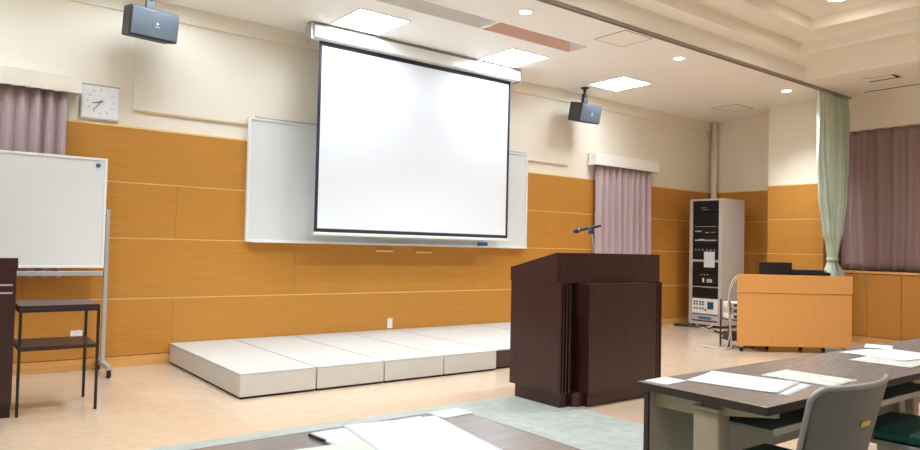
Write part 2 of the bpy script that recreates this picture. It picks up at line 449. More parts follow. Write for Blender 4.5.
def pelmet(x0, x1, z0, z1, label, pm='pelmetwhite'):
    t = thing('curtain_pelmet', label, 'pelmet', ((x0+x1)/2, 0, z0), 0, 'pelmet boxes above the front wall curtains')
    w = (x1-x0)/2; h = z1-z0
    MB().box(-w, w, -.18, -.166, 0, h, None, .003).build('front_board', pm, t)
    b = MB(); b.box(-w, w, -.166, -.001, h-.014, h, None); b.build('top_board', 'paint', t)
    for s in (-1, 1):
        b = MB(); x = s*(w-.007); b.box(x-.007, x+.007, -.166, -.03, 0, h-.014); b.build('end_board', pm, t)
pelmet(-1.2, 1.10, 2.56, 2.715, 'cream pelmet box above the left curtain, beside the wall clock', 'paint')
pelmet(8.10, 9.66, 2.545, 2.725, 'white pelmet box above the mauve curtain behind the lectern')
curtain('curtain', 'mauve curtain behind the mobile whiteboard at the left edge', (-1.15, -.1, 0), (1.0, -.1, 0), .87, 2.6, 20, .042, (0, 1, 0), 3, 'mauvelit')
curtain('curtain', 'mauve curtain on the front wall behind the dark lectern', (8.2, -.1, 0), (9.54, -.1, 0), .87, 2.6, 9, .05, (0, 1, 0), 5, 'mauvelit')
curtain('curtain', 'tall mauve window curtain above the low orange cabinets', (11.22, -2.40, 0), (11.22, -6.2, 0), 1.03, 3.19, 19, .055, (1, 0, 0), 11, 'mauve')

# pale green curtain gathered on the rail end, tied near its foot
t = thing('gathered_curtain', 'pale green curtain gathered and tied at the end of the ceiling rail', 'curtain', (10.45, -2.61, 0))
def key(v, tab):
    for (a, x), (b_, y) in zip(tab, tab[1:]):
        if a <= v <= b_:
            s = (v-a)/(b_-a); s = s*s*(3-2*s); return x*(1-s)+y*s
    return tab[-1][1]
LW = [(.03, -.17), (.95, -.15), (1.17, -.06), (1.35, -.09), (1.6, -.2), (2.1, -.33), (2.7, -.42), (3.58, -.44)]
RW = [(.03, .28), (.95, .27), (1.17, .09), (1.35, .13), (1.6, .22), (2.1, .33), (2.7, .41), (3.58, .46)]
DP = [(.03, .10), (.95, .09), (1.17, .045), (1.35, .06), (1.6, .08), (2.1, .095), (3.3, .08), (3.58, .04)]
rg = random.Random(21); PHS = [rg.uniform(-1, 1) for _ in range(16)]
def gfn(u, v):
    z = .03+3.55*v; l, r, d = key(z, LW), key(z, RW), key(z, DP)
    k = u*9; q = PHS[int(min(k, 8))]
    return Vector((l+(r-l)*u+.012*math.sin(7*k+z*2), d*math.sin(2*PI*k+.5*math.sin(z*1.7+q*2)+q*.4)*(.75+.35*q), z))
o = MB().grid(gfn, 13*12, 60, 'green').build('cloth', 'green', t); solidify(o, .004)
b = MB()
b.lathe([(.10, -.022), (.108, -.02), (.108, .02), (.10, .022)], (0, 0, 0)); o = b.build('tieback', 'green', t); o.location = (.015, 0, 1.18); o.scale = (1, .68, 1)
for k in range(10):
    b = MB(); b.box(-.42+k*.095, -.405+k*.095, -.006, .006, 3.56, 3.588); b.build('hook', 'white', t)

# ------------------------------------------------------------------ clock
t = thing('wall_clock', 'square white wall clock on the front wall beside the left curtain', 'clock', (1.285, -.001, 2.53))
w = .166
b = MB(); b.box(-w, w, -.04, 0, -w, w, 'clockframe', .006)
b.box(-w+.002, w-.002, -.0415, -.038, w-.016, w-.004, 'clockstrip'); b.build('case')  # grey strip along the top of the case
MB().box(-w+.014, w-.014, -.0425, -.04, -w+.014, w-.018).build('face', 'clockface', t).parent = t
for o in bpy.data.objects:
    if o.name.startswith('case'): o.parent = t
nums = []
b = MB()
for h in range(60):
    a = 2*PI*h/60; L = .012 if h % 5 == 0 else .006; wd = .0022 if h % 5 == 0 else .0012
    c0 = Vector((math.sin(a)*.139, -.0435, math.cos(a)*.139)); c1 = Vector((math.sin(a)*(.139-L), -.0435, math.cos(a)*(.139-L)))
    b.tube([c0, c1], wd*.6, None, 4)
b.build('minute_marks', 'faint', t)
for h in range(1, 13):
    a = 2*PI*h/12
    text_mesh('numeral', str(h), .03, 'faint', t, (math.sin(a)*.112, -.043, math.cos(a)*.112), (PI/2, 0, 0))
def hand(name, ang, L, w, y):
    b = MB(); b.prism([(-w, -.02), (w, -.02), (w*.6, L), (-w*.6, L)], 'y', y-.0008, y+.0008)
    o = b.build(name, 'ink', t); o.rotation_euler = (0, ang, 0); return o
hand('hour_hand', math.radians(258), .075, .006, -.046)
hand('minute_hand', math.radians(216), .112, .004, -.048)
MB().lathe([(.008, -.051), (.008, -.043)], axis='y').build('hub', 'ink', t)

# ------------------------------------------------------------------ loudspeakers on ceiling brackets
def speaker(loc, rot, label):
    t = thing('loudspeaker', label, 'loudspeaker', loc, 0, 'wall loudspeakers hung from the ceiling')
    w, h, d = .222, .135, .125
    R_ = Matrix.Rotation(rot[2], 4, 'Z') @ Matrix.Rotation(rot[0], 4, 'X')
    def put(b, n, m):
        o = b.build(n, m, t); o.rotation_euler = R_.to_euler(); o.location = (0, 0, -.375); return o
    b = MB(); b.prism([(-w, -d), (w, -d), (w*.9, d), (-w*.9, d)], 'z', -h, h, None, .008); cab = put(b, 'cabinet', 'spkbody')
    b = MB(); b.box(-w+.012, w-.012, -d-.012, -d+.002, -h+.012, h-.012, None, .006); put(b, 'grille', 'grille')
    b = MB(); b.lathe([(.012, -d-.0145), (.012, -d-.011)], (.02, 0, .005), None, 16, 'y'); b.box(.0, .04, -d-.0145, -d-.011, -.028, -.02); put(b, 'badge', 'label')
    b = MB(); b.lathe([(.06, -.001), (.06, -.012), (.025, -.02), (.018, -.09), (.018, -.11)], seg=20); b.lathe([(.03, -.09), (.045, -.12), (.03, -.16)], seg=16)
    b.box(-.04, .04, -.03, .03, -.25, -.15, None, .006)
    b.build('bracket', 'blackplastic', t)
    return t
speaker((1.60, -.45, ZC), (math.radians(10), 0, math.radians(8)), 'black loudspeaker hanging above and right of the wall clock')
speaker((7.64, -.35, ZC), (math.radians(12), 0, math.radians(0)), 'black loudspeaker hanging right of the projection screen')

# ------------------------------------------------------------------ projection screen
t = thing('projection_screen', 'large white projection screen with black border lowered from a ceiling casing', 'projection screen', (4.735, -.42, 1.33))
b = MB(); b.box(-1.50, 1.48, -.10, .06, 2.125, 2.268, None, .012); b.build('casing', 'white', t)
b = MB(); b.box(-1.53, -1.50, -.08, .05, 2.10, 2.28, None, .004); b.build('end_bracket', 'alu', t)
b = MB(); b.box(1.48, 1.51, -.08, .05, 2.10, 2.28, None, .004); b.build('end_bracket', 'alu', t)
b = MB(); b.box(-1.50, 1.48, -.104, -.10, 2.250, 2.262); b.build('casing_joint', 'railgrey', t)
MB().box(-1.355, 1.352, -.002, .0, .07, 2.07).build('fabric', 'screen', t)
b = MB()
for a in [(-1.392, -1.355, .03, 2.118), (1.352, 1.388, .03, 2.118), (-1.355, 1.352, .03, .07), (-1.355, 1.352, 2.07, 2.118)]:
    b.box(a[0], a[1], -.003, .001, a[2], a[3])
b.build('border', 'black', t)
b = MB(); b.box(-1.40, 1.40, -.016, .014, -.005, .03, None, .006); b.build('bottom_bar', 'white', t)

# wall whiteboard behind it
t = thing('wall_whiteboard', 'wide white wall board on the front wall behind the projection screen', 'whiteboard', (4.765, -.02, 1.235))
b = MB(); b.box(-2.01, 2.01, -.03, -.004, .03, 1.32); b.build('board', 'wb', t)
b = MB()
for a in [(-2.04, 2.04, .0, .03), (-2.04, 2.04, 1.32, 1.345), (-2.04, -2.01, .03, 1.32), (2.01, 2.04, .03, 1.32)]: b.box(a[0], a[1], -.045, -.001, a[2], a[3], None, .003)
b.build('frame', 'white', t)
b = MB(); b.box(-1.98, 1.98, -.12, -.045, -.004, .004); b.box(-1.98, 1.98, -.12, -.112, .004, .02); b.build('pen_tray', 'white', t)
b = MB(); b.box(-1.97, 2.0, -.05, -.02, 1.345, 1.36, None, .003); b.build('top_rail', 'alu', t)
t = thing('board_eraser', 'blue board eraser on the wall whiteboard tray', 'eraser', (5.97, -.095, 1.2395))
MB().box(-.07, .07, -.028, .028, .012, .062, None, .006).build('grip', 'blue', t)
MB().box(-.068, .068, -.026, .026, 0, .012, None, .002).build('felt', 'bluedark', t)
def pointer(x0, x1, z, label, y=-.05):
    t = thing('tray_bracket', label, 'bracket', ((x0+x1)/2, y, z), 0, 'small pale fittings under the wall whiteboard')
    w = (x1-x0)/2
    MB().box(-w, w, -.012, .012, -.014, .006, None, .005).build('grip', 'gold', t)
    for s in (-1, 1): MB().box(s*w*.7-.006, s*w*.7+.006, .0, .031, -.008, .0).build('arm', 'alu', t)
pointer(4.36, 4.58, 1.165, 'short pale fitting under the whiteboard, left of a pair below the screen')
pointer(4.93, 5.16, 1.157, 'short pale fitting under the whiteboard, right of a pair below the screen')

# ------------------------------------------------------------------ mobile whiteboard
t = thing('mobile_whiteboard', 'wheeled white board with grey metal stand in front of the left curtain', 'whiteboard', (.415, -.28, 0))
MB().box(-.88, .88, -.012, .012, .985, 1.945).build('board', 'wb', t)
b = MB()
for a in [(-.905, .905, .962, .985), (-.905, .905, 1.945, 1.968), (-.905, -.88, .985, 1.945), (.88, .905, .985, 1.945)]: b.box(a[0], a[1], -.018, .018, a[2], a[3], None, .004)
b.build('frame', 'white', t)
b = MB(); b.box(-.90, .90, -.02, .02, .893, .935, None, .006); b.build('cross_rail', 'alu', t)
for s in (-1, 1):
    x = s*.925
    b = MB(); b.box(x-.017, x+.017, -.02, .02, .085, 1.50, None, .005); b.build('post', 'alu', t)
    b = MB(); b.box(x-.024, x+.024, -.33, .235, .072, .112, None, .008); b.build('foot', 'alu', t)
    for y in (-.29, .2):
        b = MB(); b.lathe([(.024, -.017), (.036, -.015), (.036, .015), (.024, .017)], (x, y, .036), None, 20, 'x'); cst = b.build('caster', 'blackplastic', t)
        b = MB(); b.box(x-.021, x-.0175, y-.012, y+.012, .02, .072); b.box(x+.0175, x+.021, y-.012, y+.012, .02, .072); b.build('fork', 'alu', cst)
    b = MB(); b.lathe([(.016, -.01), (.016, .01)], (x-s*.018, 0, 1.45), None, 12, 'x'); b.build('pivot_knob', 'blackplastic', t)
tag(MB().lathe([(.02, 0), (.02, -.008), (.014, -.012)], axis='y').build('magnet', 'tealmag', None, (1.243, -.2925, 1.902)), 'round blue magnet in the corner of the mobile whiteboard', 'magnet')

# ------------------------------------------------------------------ small side table and left lectern
t = thing('side_table', 'small dark two-tier side table in front of the mobile whiteboard', 'side table', (.785, -1.52, 0))
w, d = .25, .25
for sx in (-1, 1):
    for sy in (-1, 1):
        MB().box(sx*(w-.009)-.009, sx*(w-.009)+.009, sy*(d-.009)-.009, sy*(d-.009)+.009, 0, .729).build('leg', 'blackplastic', t)
b = MB(); b.box(-w, w, -d, d, .729, .757, None, .003); b.build('table_top', 'darkwood', t)
b = MB(); b.box(-w+.004, w-.004, -d+.004, d-.004, .444, .472, None, .003); b.build('shelf', 'darkwood', t)
b = MB(); b.box(-w+.018, w-.018, -d, -d+.018, .710, .729); b.box(-w+.018, w-.018, d-.018, d, .710, .729); b.box(-w, -w+.018, -d+.018, d-.018, .710, .729); b.box(w-.018, w, -d+.018, d-.018, .710, .729)
b.build('frame_rail', 'blackplastic', t)
# left lectern
t = thing('lectern', 'dark wooden lectern with two silver lines cut off by the left edge', 'lectern', (.014, -1.745, 0))
b = MB(); b.box(-.5, .492, .006, .5, .0, .08); b.build('plinth', 'recshade', t)
b = MB(); b.box(-.52, .498, .0, .52, .08, 1.0); b.build('body', 'darkwood', t)
b = MB(); b.prism([(-.006, 1.0), (.526, 1.0), (.526, 1.02), (-.006, 1.085)], 'x', -.526, .504, None, .004); b.build('sloped_top', 'darkwood', t)
for z in (.9, .846): MB().box(-.5, .478, -.004, .0, z-.006, z+.006).build('silver_strip', 'silver', t)

# ------------------------------------------------------------------ stage platforms
W = .6585
def platform(k, label, brown=False, wide=1):
    t = thing('stage_platform', label, 'stage platform', (1.99+W*(k+.5*wide), -1.003, 0), 0, 'portable stage platforms in a row')
    y0, y1 = (-1.005, .98) if not brown else (-.965, .98)
    h = wide*W/2-(.0075 if k != 4 else .010)
    MB().box(-h+.01, h-.01, y0+.01, y1-.02, 0, .018).build('base', 'gap', t)
    MB().box(-h, h, y0, y1, .018, .186, None, .003).build('body', 'stagebrown' if brown else 'stageside', t)
    MB().box(-h, h, y0, y1, .186, .2, None, .003).build('top_panel', 'stagetop', t)
names = ['leftmost white platform of the low stage along the front wall', 'second white stage platform from the left', 'third white stage platform from the left, before the wall outlet', 'fourth white stage platform from the left, beside the dark lectern']
for k in range(4): platform(k, names[k])
platform(4, 'wide stage platform with brown front partly behind the dark lectern', True, 2)
platform(6, 'rightmost stage platform, almost hidden behind the dark lectern', True)

# wall outlets
def outlet(x, z, label, w=.035, h=.06, y=-.018):
    t = thing('wall_outlet', label, 'outlet', (x, y, z), 0, 'white wall outlets on the wood panelling')
    MB().box(-w, w, -.009, 0, -h, h, None, .003).build('plate', 'white', t)
    b = MB()
    for s in (-.02, .02): b.box(-.012, .012, -.0105, -.009, s-.010, s+.010)
    b.build('socket', 'clockframe', t)
outlet(1.16, .335, 'white wall outlet seen through the side table', .05, .035)
outlet(4.585, .275, 'white wall outlet just above the stage platforms', .035, .06)

# ------------------------------------------------------------------ main lectern
t = thing('lectern', 'large dark mahogany lectern with fluted corners in front of the stage', 'lectern', (4.545, -3.575, 0))
# local: x +-.655 sides, y 0 = side panel front end, front panel y -.1
b = MB(); b.prism([(-.605, .53), (.605, .53), (.605, .02), (.50, .02), (.50, -.02), (.375, -.02), (.375, -.06), (-.375, -.06), (-.375, -.02), (-.50, -.02), (-.50, .02), (-.605, .02)], 'z', .0, .115); b.build('plinth', 'darkwood', t)
b = MB(); b.box(-.612, .612, .07, .53, .115, .965); b.build('core', 'recshade', t)
for s_ in (-1, 1):
    b = MB(); b.box(min(s_*.612, s_*.635), max(s_*.612, s_*.635), .0, .57, .115, .962, None, .003); b.build('side_panel', 'darkwood', t)
    for k in range(3):
        x = s_*(.592-.03*k)
        b = MB(); b.box(x-.007, x+.007, .0-.006*k, .07, .115, .955, None, .002); b.build('flute', 'darkwood', t)
b = MB(); b.box(-.41, .41, -.1, .07, .115, .962, None, .004); b.build('front_panel', 'darkwood', t)
b = MB(); b.prism([(.03, .962), (.58, .962), (.58, 1.078), (.56, 1.078), (.05, 1.203), (.03, 1.203)], 'x', -.638, .638, None, .004); b.build('sloped_top', 'darkwood', t)
# microphone on gooseneck stand (stands on the lectern top)
t = thing('microphone', 'black microphone on a thin stand on top of the dark lectern', 'microphone', (4.66, -3.23, 1.142))
b = MB(); b.lathe([(.022, -.004), (.022, .01), (.012, .018), (.012, .02)], seg=20); b.build('base', 'blackplastic', t)
b = MB(); b.tube([(0, 0, .018), (0, 0, .13), (0, .012, .21), (0, .03, .262)], .006); b.build('stand', 'alu', t)
b = MB(); b.tube([(0, .028, .235), (0, .03, .285)], .016); b.box(-.012, .012, .0, .05, .228, .262, None, .004); b.build('clip', 'bluedark', t)
b = MB(); b.tube([(0, -.08, .300), (0, .02, .285), (0, .16, .264)], [.010, .012, .015], None, 14); b.build('body', 'blackplastic', t)
b = MB(); b.tube([(0, .158, .2645), (0, .175, .262), (0, .2, .258), (0, .225, .2545), (0, .235, .253)], [.016, .022, .025, .02, .008], None, 14); b.build('head', 'spkbody', t)
b = MB(); b.tube([(0, .150, .2655), (0, .160, .264)], .0185, None, 14); b.build('collar', 'chrome', t)

# ------------------------------------------------------------------ equipment rack
t = thing('equipment_rack', 'tall beige rack of black audio units standing in the far corner', 'equipment rack', (10.33, -.62, 0))
h2 = .305; D = .66; H = 2.13
b = MB(); b.box(.0, D, -h2, -h2+.03, .04, H); b.build('side_panel', 'rackgrey', t)
b = MB(); b.box(.0, D, h2-.03, h2, .04, H); b.build('side_panel', 'rackgrey', t)
b = MB(); b.box(.0, D, -h2+.03, h2-.03, H-.03, H); b.build('top_panel', 'rackgrey', t)
b = MB(); b.box(D-.02, D, -h2+.03, h2-.03, .04, H-.03); b.build('back_panel', 'rackgrey', t)
b = MB(); b.box(.0, D-.02, -h2+.03, h2-.03, .04, .09); b.build('bottom_panel', 'rackgrey', t)
for x in (.05, D-.05):
    for y in (-.25, .25): b = MB(); b.lathe([(.03, 0), (.03, .012), (.018, .04)], (x, y, 0), None, 14); b.build('foot', 'blackplastic', t)
for s in (-1, 1):
    b = MB(); y = s*(h2-.045); b.box(-.004, .02, y-.015, y+.015, .09, H-.03)
    for k in range(34): b.box(-.0048, -.004, y-.004, y+.004, .13+k*.058, .142+k*.058, 'gap')
    b.mats = ['rackgrey', 'gap']
    b.build('rack_rail', None, t)
hw = h2-.062
def unit(z0, z1, det, m='blackrack'):
    b = MB(); b.box(.004, .45, -hw, hw, z0, z1, None, .003); u = b.build('rack_unit', m, t)
    if det:
        for (y0, y1, a0, a1, mm) in det: MB().box(.0005, .004, y0, y1, a0, a1).build('front_control', mm, u)
    return u
# note: +y is the left side as seen from the room
unit(1.915, 2.09, [(-.02, .10, 1.98, 1.985, 'led'), (-.04, .06, 1.925+.02, 1.952, 'led')])
unit(1.70, 1.905, [])
unit(1.535, 1.69, [(-.2, .2, 1.665, 1.672, 'led'), (.08, .2, 1.58, 1.60, 'led'), (-.06, .0, 1.56, 1.575, 'led'), (-.18, -.1, 1.56, 1.58, 'seam')])
unit(1.36, 1.525, [(-.2, .2, 1.43, 1.45, 'led'), (.02, .12, 1.452, 1.462, 'led')])
unit(1.13, 1.35, [(y, y+.025, 1.27, 1.285, 'led') for y in (-.18, -.11, -.04, .04, .11, .17)])
unit(1.08, 1.115, [], 'rackgrey')
unit(.92, 1.07, [])
unit(.70, .91, [(.06, .085, .86, .875, 'led'), (.0, .025, .86, .875, 'led'), (-.06, -.035, .86, .875, 'led'), (.02, .05, .74, .81, 'white'), (-.13, -.03, .74, .8, 'led')])
unit(.655, .67, [], 'rackgrey')
unit(.485, .645, [])
det = [(y, y+.03, z, z+.025, 'blackplastic') for y in (.02, .07, .13, .18) for z in (.29, .36, .40)] + [(-.16, -.05, .30, .42, 'bluedark'), (-.03, -.0, .27, .30, 'blackplastic')]
unit(.22, .47, det, 'white')
unit(.11, .2, [(-.12, .12, .13, .17, 'blue')], 'rackgrey')
MBp = MB(); MBp.box(-.007, -.0055, -.10, .10, -.13, .13)
tag(MBp.build('paper_notice', 'paper', None, (10.329, -.70, 1.12)), 'white paper sheet stuck on the front of the equipment rack', 'paper')

# cables on the floor by the rack
def cable(pts, r, m, label, parent=None, group='cables around the equipment rack'):
    # smooth the path with a Catmull-Rom
    P = [Vector(p) for p in pts]; out = []
    for i in range(len(P)-1):
        p0, p1, p2, p3 = P[max(i-1, 0)], P[i], P[i+1], P[min(i+2, len(P)-1)]
        for k in range(8):
            u = k/8; out.append(.5*((2*p1)+(-p0+p2)*u+(2*p0-5*p1+4*p2-p3)*u*u+(-p0+3*p1-3*p2+p3)*u**3))
    out.append(P[-1])
    return tag(MB().tube(out, r, None, 8).build('cable', m), label, 'cable', group)
cable([(10.05, -.22, .016), (10.1, -.4, .016), (10.15, -.7, .016), (9.95, -1.0, .016), (9.75, -1.25, .016), (9.6, -1.6, .016), (9.55, -2.0, .016)], .016, 'cabledark', 'thick dark cable on the floor from the rack to the orange desk')
cable([(10.42, -.45, .10), (10.28, -.5, .05), (10.2, -.62, .012), (10.05, -.85, .012), (10.15, -1.1, .012), (9.95, -1.4, .012), (9.9, -1.8, .012)], .011, 'cable', 'pale cable looping on the floor in front of the rack foot')
cable([(10.42, -.75, .10), (10.25, -.8, .04), (10.12, -.75, .014), (9.9, -.8, .014), (9.85, -1.05, .014), (10.05, -1.3, .014), (9.95, -1.7, .014)], .012, 'rackgrey', 'grey cable curling on the floor beside the dark cable')
t = thing('power_strip', 'dark flat adapter box lying at the foot of the rack', 'adapter', (10.12, -.33, 0), .3)
MB().box(-.06, .06, -.11, .11, 0, .035, None, .008).build('body', 'blackplastic', t)
MB().box(-.05, .05, -.10, -.06, .035, .04).build('socket_panel', 'spkbody', t)

tag(MB().tube([(0, 0, .1), (0, 0, ZC-.001)], .055, None, 20).build('corner_pipe', 'pipe', None, (XR-.09, -.10, 0)), 'pale vertical pipe in the far room corner behind the rack', 'pipe')

# ------------------------------------------------------------------ control desk (set at an angle)
t = thing('control_desk', 'orange wooden control desk on casters near the green curtain', 'desk', (8.15, -2.52, 0), -.6525)
DW = 1.435
b = MB(); b.box(0, DW, .0, .025, .075, .738, None, .003); b.build('front_panel', 'wooddesk', t)
b = MB(); b.box(-.004, DW+.004, -.008, .025, .744, .972, None, .004); b.build('fascia', 'wooddesk', t)
b = MB(); b.box(.30, .325, .025, .62, .075, .83); b.build('side_panel', 'wooddesk', t)
b = MB(); b.box(DW-.045, DW-.02, .025, .62, .075, .83); b.build('side_panel', 'wooddesk', t)
b = MB(); b.box(.28, DW, .025, .66, .83, .86, None, .003); b.build('worktop', 'wooddesk', t)
b = MB(); b.box(.325, DW-.045, .05, .62, .08, .105); b.build('bottom_board', 'recshade', t)
b = MB(); b.box(.325, DW-.045, .04, .6, .44, .46); b.build('shelf', 'recshade', t)
for x in (.07, .5, DW-.5, DW-.07):
    for y in ((.06, .56) if x == DW-.07 else (.06,) if x == .07 else (.3,)):
        b = MB(); b.lathe([(.02, -.014), (.03, -.012), (.03, .012), (.02, .014)], (x, y, .03), None, 18, 'x'); cst = b.build('caster', 'blackplastic', t)
        b = MB(); b.box(x-.02, x+.02, y-.02, y+.02, .055, .08); b.build('fork', 'alu', cst)
def desk_thing(name, label, cat, x, y, z):
    ca, sa = math.cos(-.6525), math.sin(-.6525)
    return thing(name, label, cat, (8.15+x*ca-y*sa, -2.52+x*sa+y*ca, z), -.6525)
m_ = desk_thing('monitor', 'low black monitor showing above the left half of the orange desk', 'monitor', .63, .36, .86)
b = MB(); b.box(-.21, .21, -.02, .025, .015, .268, None, .008); b.build('housing', 'blackplastic', m_)
b = MB(); b.box(-.195, .195, .025, .027, .03, .252); b.build('screen_glass', 'blackrack', m_)
b = MB(); b.box(-.1, .1, -.08, .1, 0, .012, None, .004); b.box(-.03, .03, -.03, .0, .012, .1); b.build('stand', 'blackplastic', m_)
m_ = desk_thing('control_console', 'flat black console beside the monitor on the orange desk', 'console', 1.06, .34, .86)
b = MB(); b.prism([(-.16, 0), (.2, 0), (.2, .17), (-.16, .15)], 'x', -.20, .20, None, .006); b.build('housing', 'blackplastic', m_)
b = MB(); b.box(-.18, .18, -.10, .16, .1625, .178); b.build('key_panel', 'spkbody', m_)
# open shelf of boxes at its left side
m_ = desk_thing('equipment_shelf', 'narrow dark open shelf of pale boxes left of the orange desk', 'shelf', .17, .42, 0)
for x in (-.17, .13):
    for y in (-.15, .15): b = MB(); b.box(x-.01, x+.01, y-.01, y+.01, 0, .62); b.build('post', 'cabledark', m_)
for z in (.1, .36): b = MB(); b.box(-.18, .14, -.16, .16, z, z+.015); b.build('shelf_board', 'cabledark', m_)
ca, sa = math.cos(-.6525), math.sin(-.6525)
for k, (z, dz, mm, lb) in enumerate([(.375, .075, 'white', 'lowest of three pale boxes stacked beside the orange desk'), (.452, .07, 'rackgrey', 'middle of three pale boxes stacked beside the orange desk'), (.524, .07, 'white', 'topmost of three pale boxes stacked beside the orange desk'), (.115, .09, 'cabledark', 'dark box on the bottom of the shelf beside the orange desk')]):
    x, y = .15, .415
    u = thing('device_box', lb, 'box', (8.15+x*ca-y*sa, -2.52+x*sa+y*ca, z+.0005), -.6525, 'boxes on the shelf beside the desk')
    MB().box(-.13, .13, -.13, .13, 0, dz-.004, None, .004).build('case', mm, u)
    MB().box(-.09, .02, -.133, -.13, .015, dz-.02).build('front_plate', 'spkbody', u)
def dp(x, y, z): return (8.15+x*ca-y*sa, -2.52+x*sa+y*ca, z)
cable([dp(.36, .30, .872), dp(.27, .22, .93), dp(.10, .12, .95), dp(-.02, .10, .9), dp(-.07, .11, .7), dp(-.06, .12, .4), dp(-.03, .12, .1), dp(-.08, .14, .012), dp(-.3, .3, .012)], .010, 'cable', 'thick pale cable hanging over the left end of the orange desk', None, 'cables hanging beside the orange desk')
cable([dp(.36, .40, .872), dp(.27, .34, .92), dp(.10, .16, .93), dp(.0, .15, .84), dp(-.06, .165, .6), dp(-.02, .17, .35), dp(-.05, .17, .1), dp(-.10, .22, .012), dp(-.34, .40, .012)], .008, 'led', 'thin grey cable hanging over the left end of the orange desk', None, 'cables hanging beside the orange desk')

# ------------------------------------------------------------------ low cabinets under the window
def cabinet(y1, label):
    t = thing('low_cabinet', label, 'cabinet', (COLX, y1-.4475, 0), 0, 'low orange cabinets under the window')
    h = .4465
    MB().box(.02, .40, -h, h, .085, .984).build('body', 'woodcab', t)
    MB().box(.012, .38, -h, h, 0, .083).build('plinth', 'woodpale', t)
    for s in (-1, 1):
        y0_, y1_ = (.0015, h-.0015) if s > 0 else (-h+.0015, -.0015)
        dr = MB().box(0, .019, y0_, y1_, .09, .975, None, .002).build('door', 'woodcab', t)
        y = s*.032
        MB().tube([(-.002, y, .81), (-.018, y, .815), (-.018, y, .885), (-.002, y, .89)], .0045, None, 8).build('handle', 'railgrey', dr)
cl = ['low orange cabinet under the window beside the green curtain', 'low orange cabinet under the window at the right edge', 'third low orange cabinet along the window', 'fourth low orange cabinet along the window']
for k in range(4): cabinet(-2.502-.896*k, cl[k])
t = thing('cabinet_counter', 'orange wooden counter board along the top of the window cabinets', 'counter', (COLX, -4.25, .985))
MB().box(-.015, .36, -1.86, 1.9, 0, .032, None, .004).build('board', 'woodpale', t)
MB().box(-.016, -.015, -1.86, 1.9, .004, .028).build('edge_band', 'woodpale', t)
t = thing('filler_panel', 'narrow orange panel between the column and the first cabinet', 'panel', (COLX, -2.42, 0))
MB().box(.004, .03, -.08, .076, .0, .984).build('board', 'woodcab', t)

# ------------------------------------------------------------------ folding training tables
def table(x0, x1, label, group='brown folding training tables in a row'):
    t = thing('training_table', label, 'table', ((x0+x1)/2, -5.855, 0), 0, group)
    h = (x1-x0)/2; d0, d1 = -.268, .285
    b = MB(); b.box(-h+.004, h-.004, d0+.004, d1-.004, .672, .7, None, .002); b.build('table_top', 'tabletop', t)
    b = MB()
    for a in [(-h, h, d0, d0+.004), (-h, h, d1-.004, d1), (-h, -h+.004, d0+.004, d1-.004), (h-.004, h, d0+.004, d1-.004)]: b.box(*a, .67, .6995)
    b.build('edge_band', 'tableedge', t)
    for s in (-1, 1):
        x = s*(h-.085)
        b = MB(); b.box(x-.04, x+.04, -.055, .055, .06, .63, None, .012); p = b.build('leg', 'beige', t)
        b = MB(); b.box(x-.042, x+.042, -.058, .058, .63, .645, None, .004)
        for q in (-.03, .03): b.lathe([(.008, .645), (.008, .652), (.004, .655)], (x-.02, q, 0), None, 10)
        b.build('leg_cap', 'greypanel', p)
        b = MB(); b.box(x-.03, x+.03, -.27, .27, .025, .06, None, .01); b.build('foot', 'beige', t)
        for y in (-.24, .24): b = MB(); b.lathe([(.02, 0), (.02, .01), (.01, .028)], (x, y, 0), None, 12); b.build('glide', 'blackplastic', t)
        b = MB(); b.prism([(-.26, .671), (.25, .671), (.25, .60), (.08, .60), (-.26, .652)], 'x', x-.012, x+.012); b.build('arm', 'beige', t)
    b = MB(); b.box(-h+.03, h-.03, .246, .26, .30, .655); b.build('modesty_panel', 'greypanel', t)
    b = MB(); b.box(-h+.018, -h+.03, .243, .263, .30, .66); b.box(h-.03, h-.018, .243, .263, .30, .66); b.build('panel_edge', 'tableedge', t)
    b = MB(); b.box(-h+.12, h-.12, -.225, .10, .585, .595); b.box(-h+.12, h-.12, .092, .10, .595, .63); b.build('book_shelf', 'tealdark', t)
    b = MB(); b.box(-h+.115, h-.115, -.235, -.225, .578, .602, None, .003); b.build('shelf_lip', 'greypanel', t)
    b = MB(); b.box(-h+.13, h-.13, .02, .05, .625, .668); b.build('stretcher', 'beige', t)
    return t
table(2.32, 4.115, 'brown folding table right of the lectern with white sheets near its left end')
table(4.125, 5.92, 'brown folding table at the right edge with papers at its left end')
table(-.395, 1.40, 'brown folding table in the bottom foreground covered with white sheets')

def sheet(cx, cy, w, d, rot, label, m='paper', z=0, th=.0012, name='paper_sheet', curl=.0):
    def fn(u, v):
        return Vector(((u-.5)*w, (v-.5)*d, th/2+curl*max(0, u-.6)**2*6+curl*max(0, .3-v)**2*8))
    o = MB().grid(fn, 12, 12, m).build(name, m, None, (cx, cy, .7002+z), math.radians(rot)); solidify(o, th, 0)
    return tag(o, label, 'booklet' if 'booklet' in name else 'paper')
sheet(2.43, -5.628, .15, .105, 3, 'small white card on the left corner of the right table')
sheet(2.70, -5.835, .30, .40, 10, 'lower white sheet, its edge showing under another, on the right table', z=0)
sheet(2.685, -5.815, .29, .36, 12, 'large upper white sheet left of the printed booklet on the right table', z=.0016, curl=.004)
sheet(3.03, -5.915, .235, .30, 3, 'pale green printed booklet on the right table behind the chair', 'map', .0, .004, 'booklet')
sheet(4.20, -5.72, .42, .20, -4, 'white sheet at the far end of the right table, tip pointing left')
sheet(3.98, -5.90, .46, .28, 2, 'printed sheet with greenish border under papers at right', 'map', .0016)
sheet(4.16, -5.83, .40, .30, -8, 'top white sheet of the far papers on the right tables', z=.0036, curl=.003)
sheet(4.42, -5.64, .2, .14, 20, 'small white folded sheet at the far edge of the right tables', z=.0062)
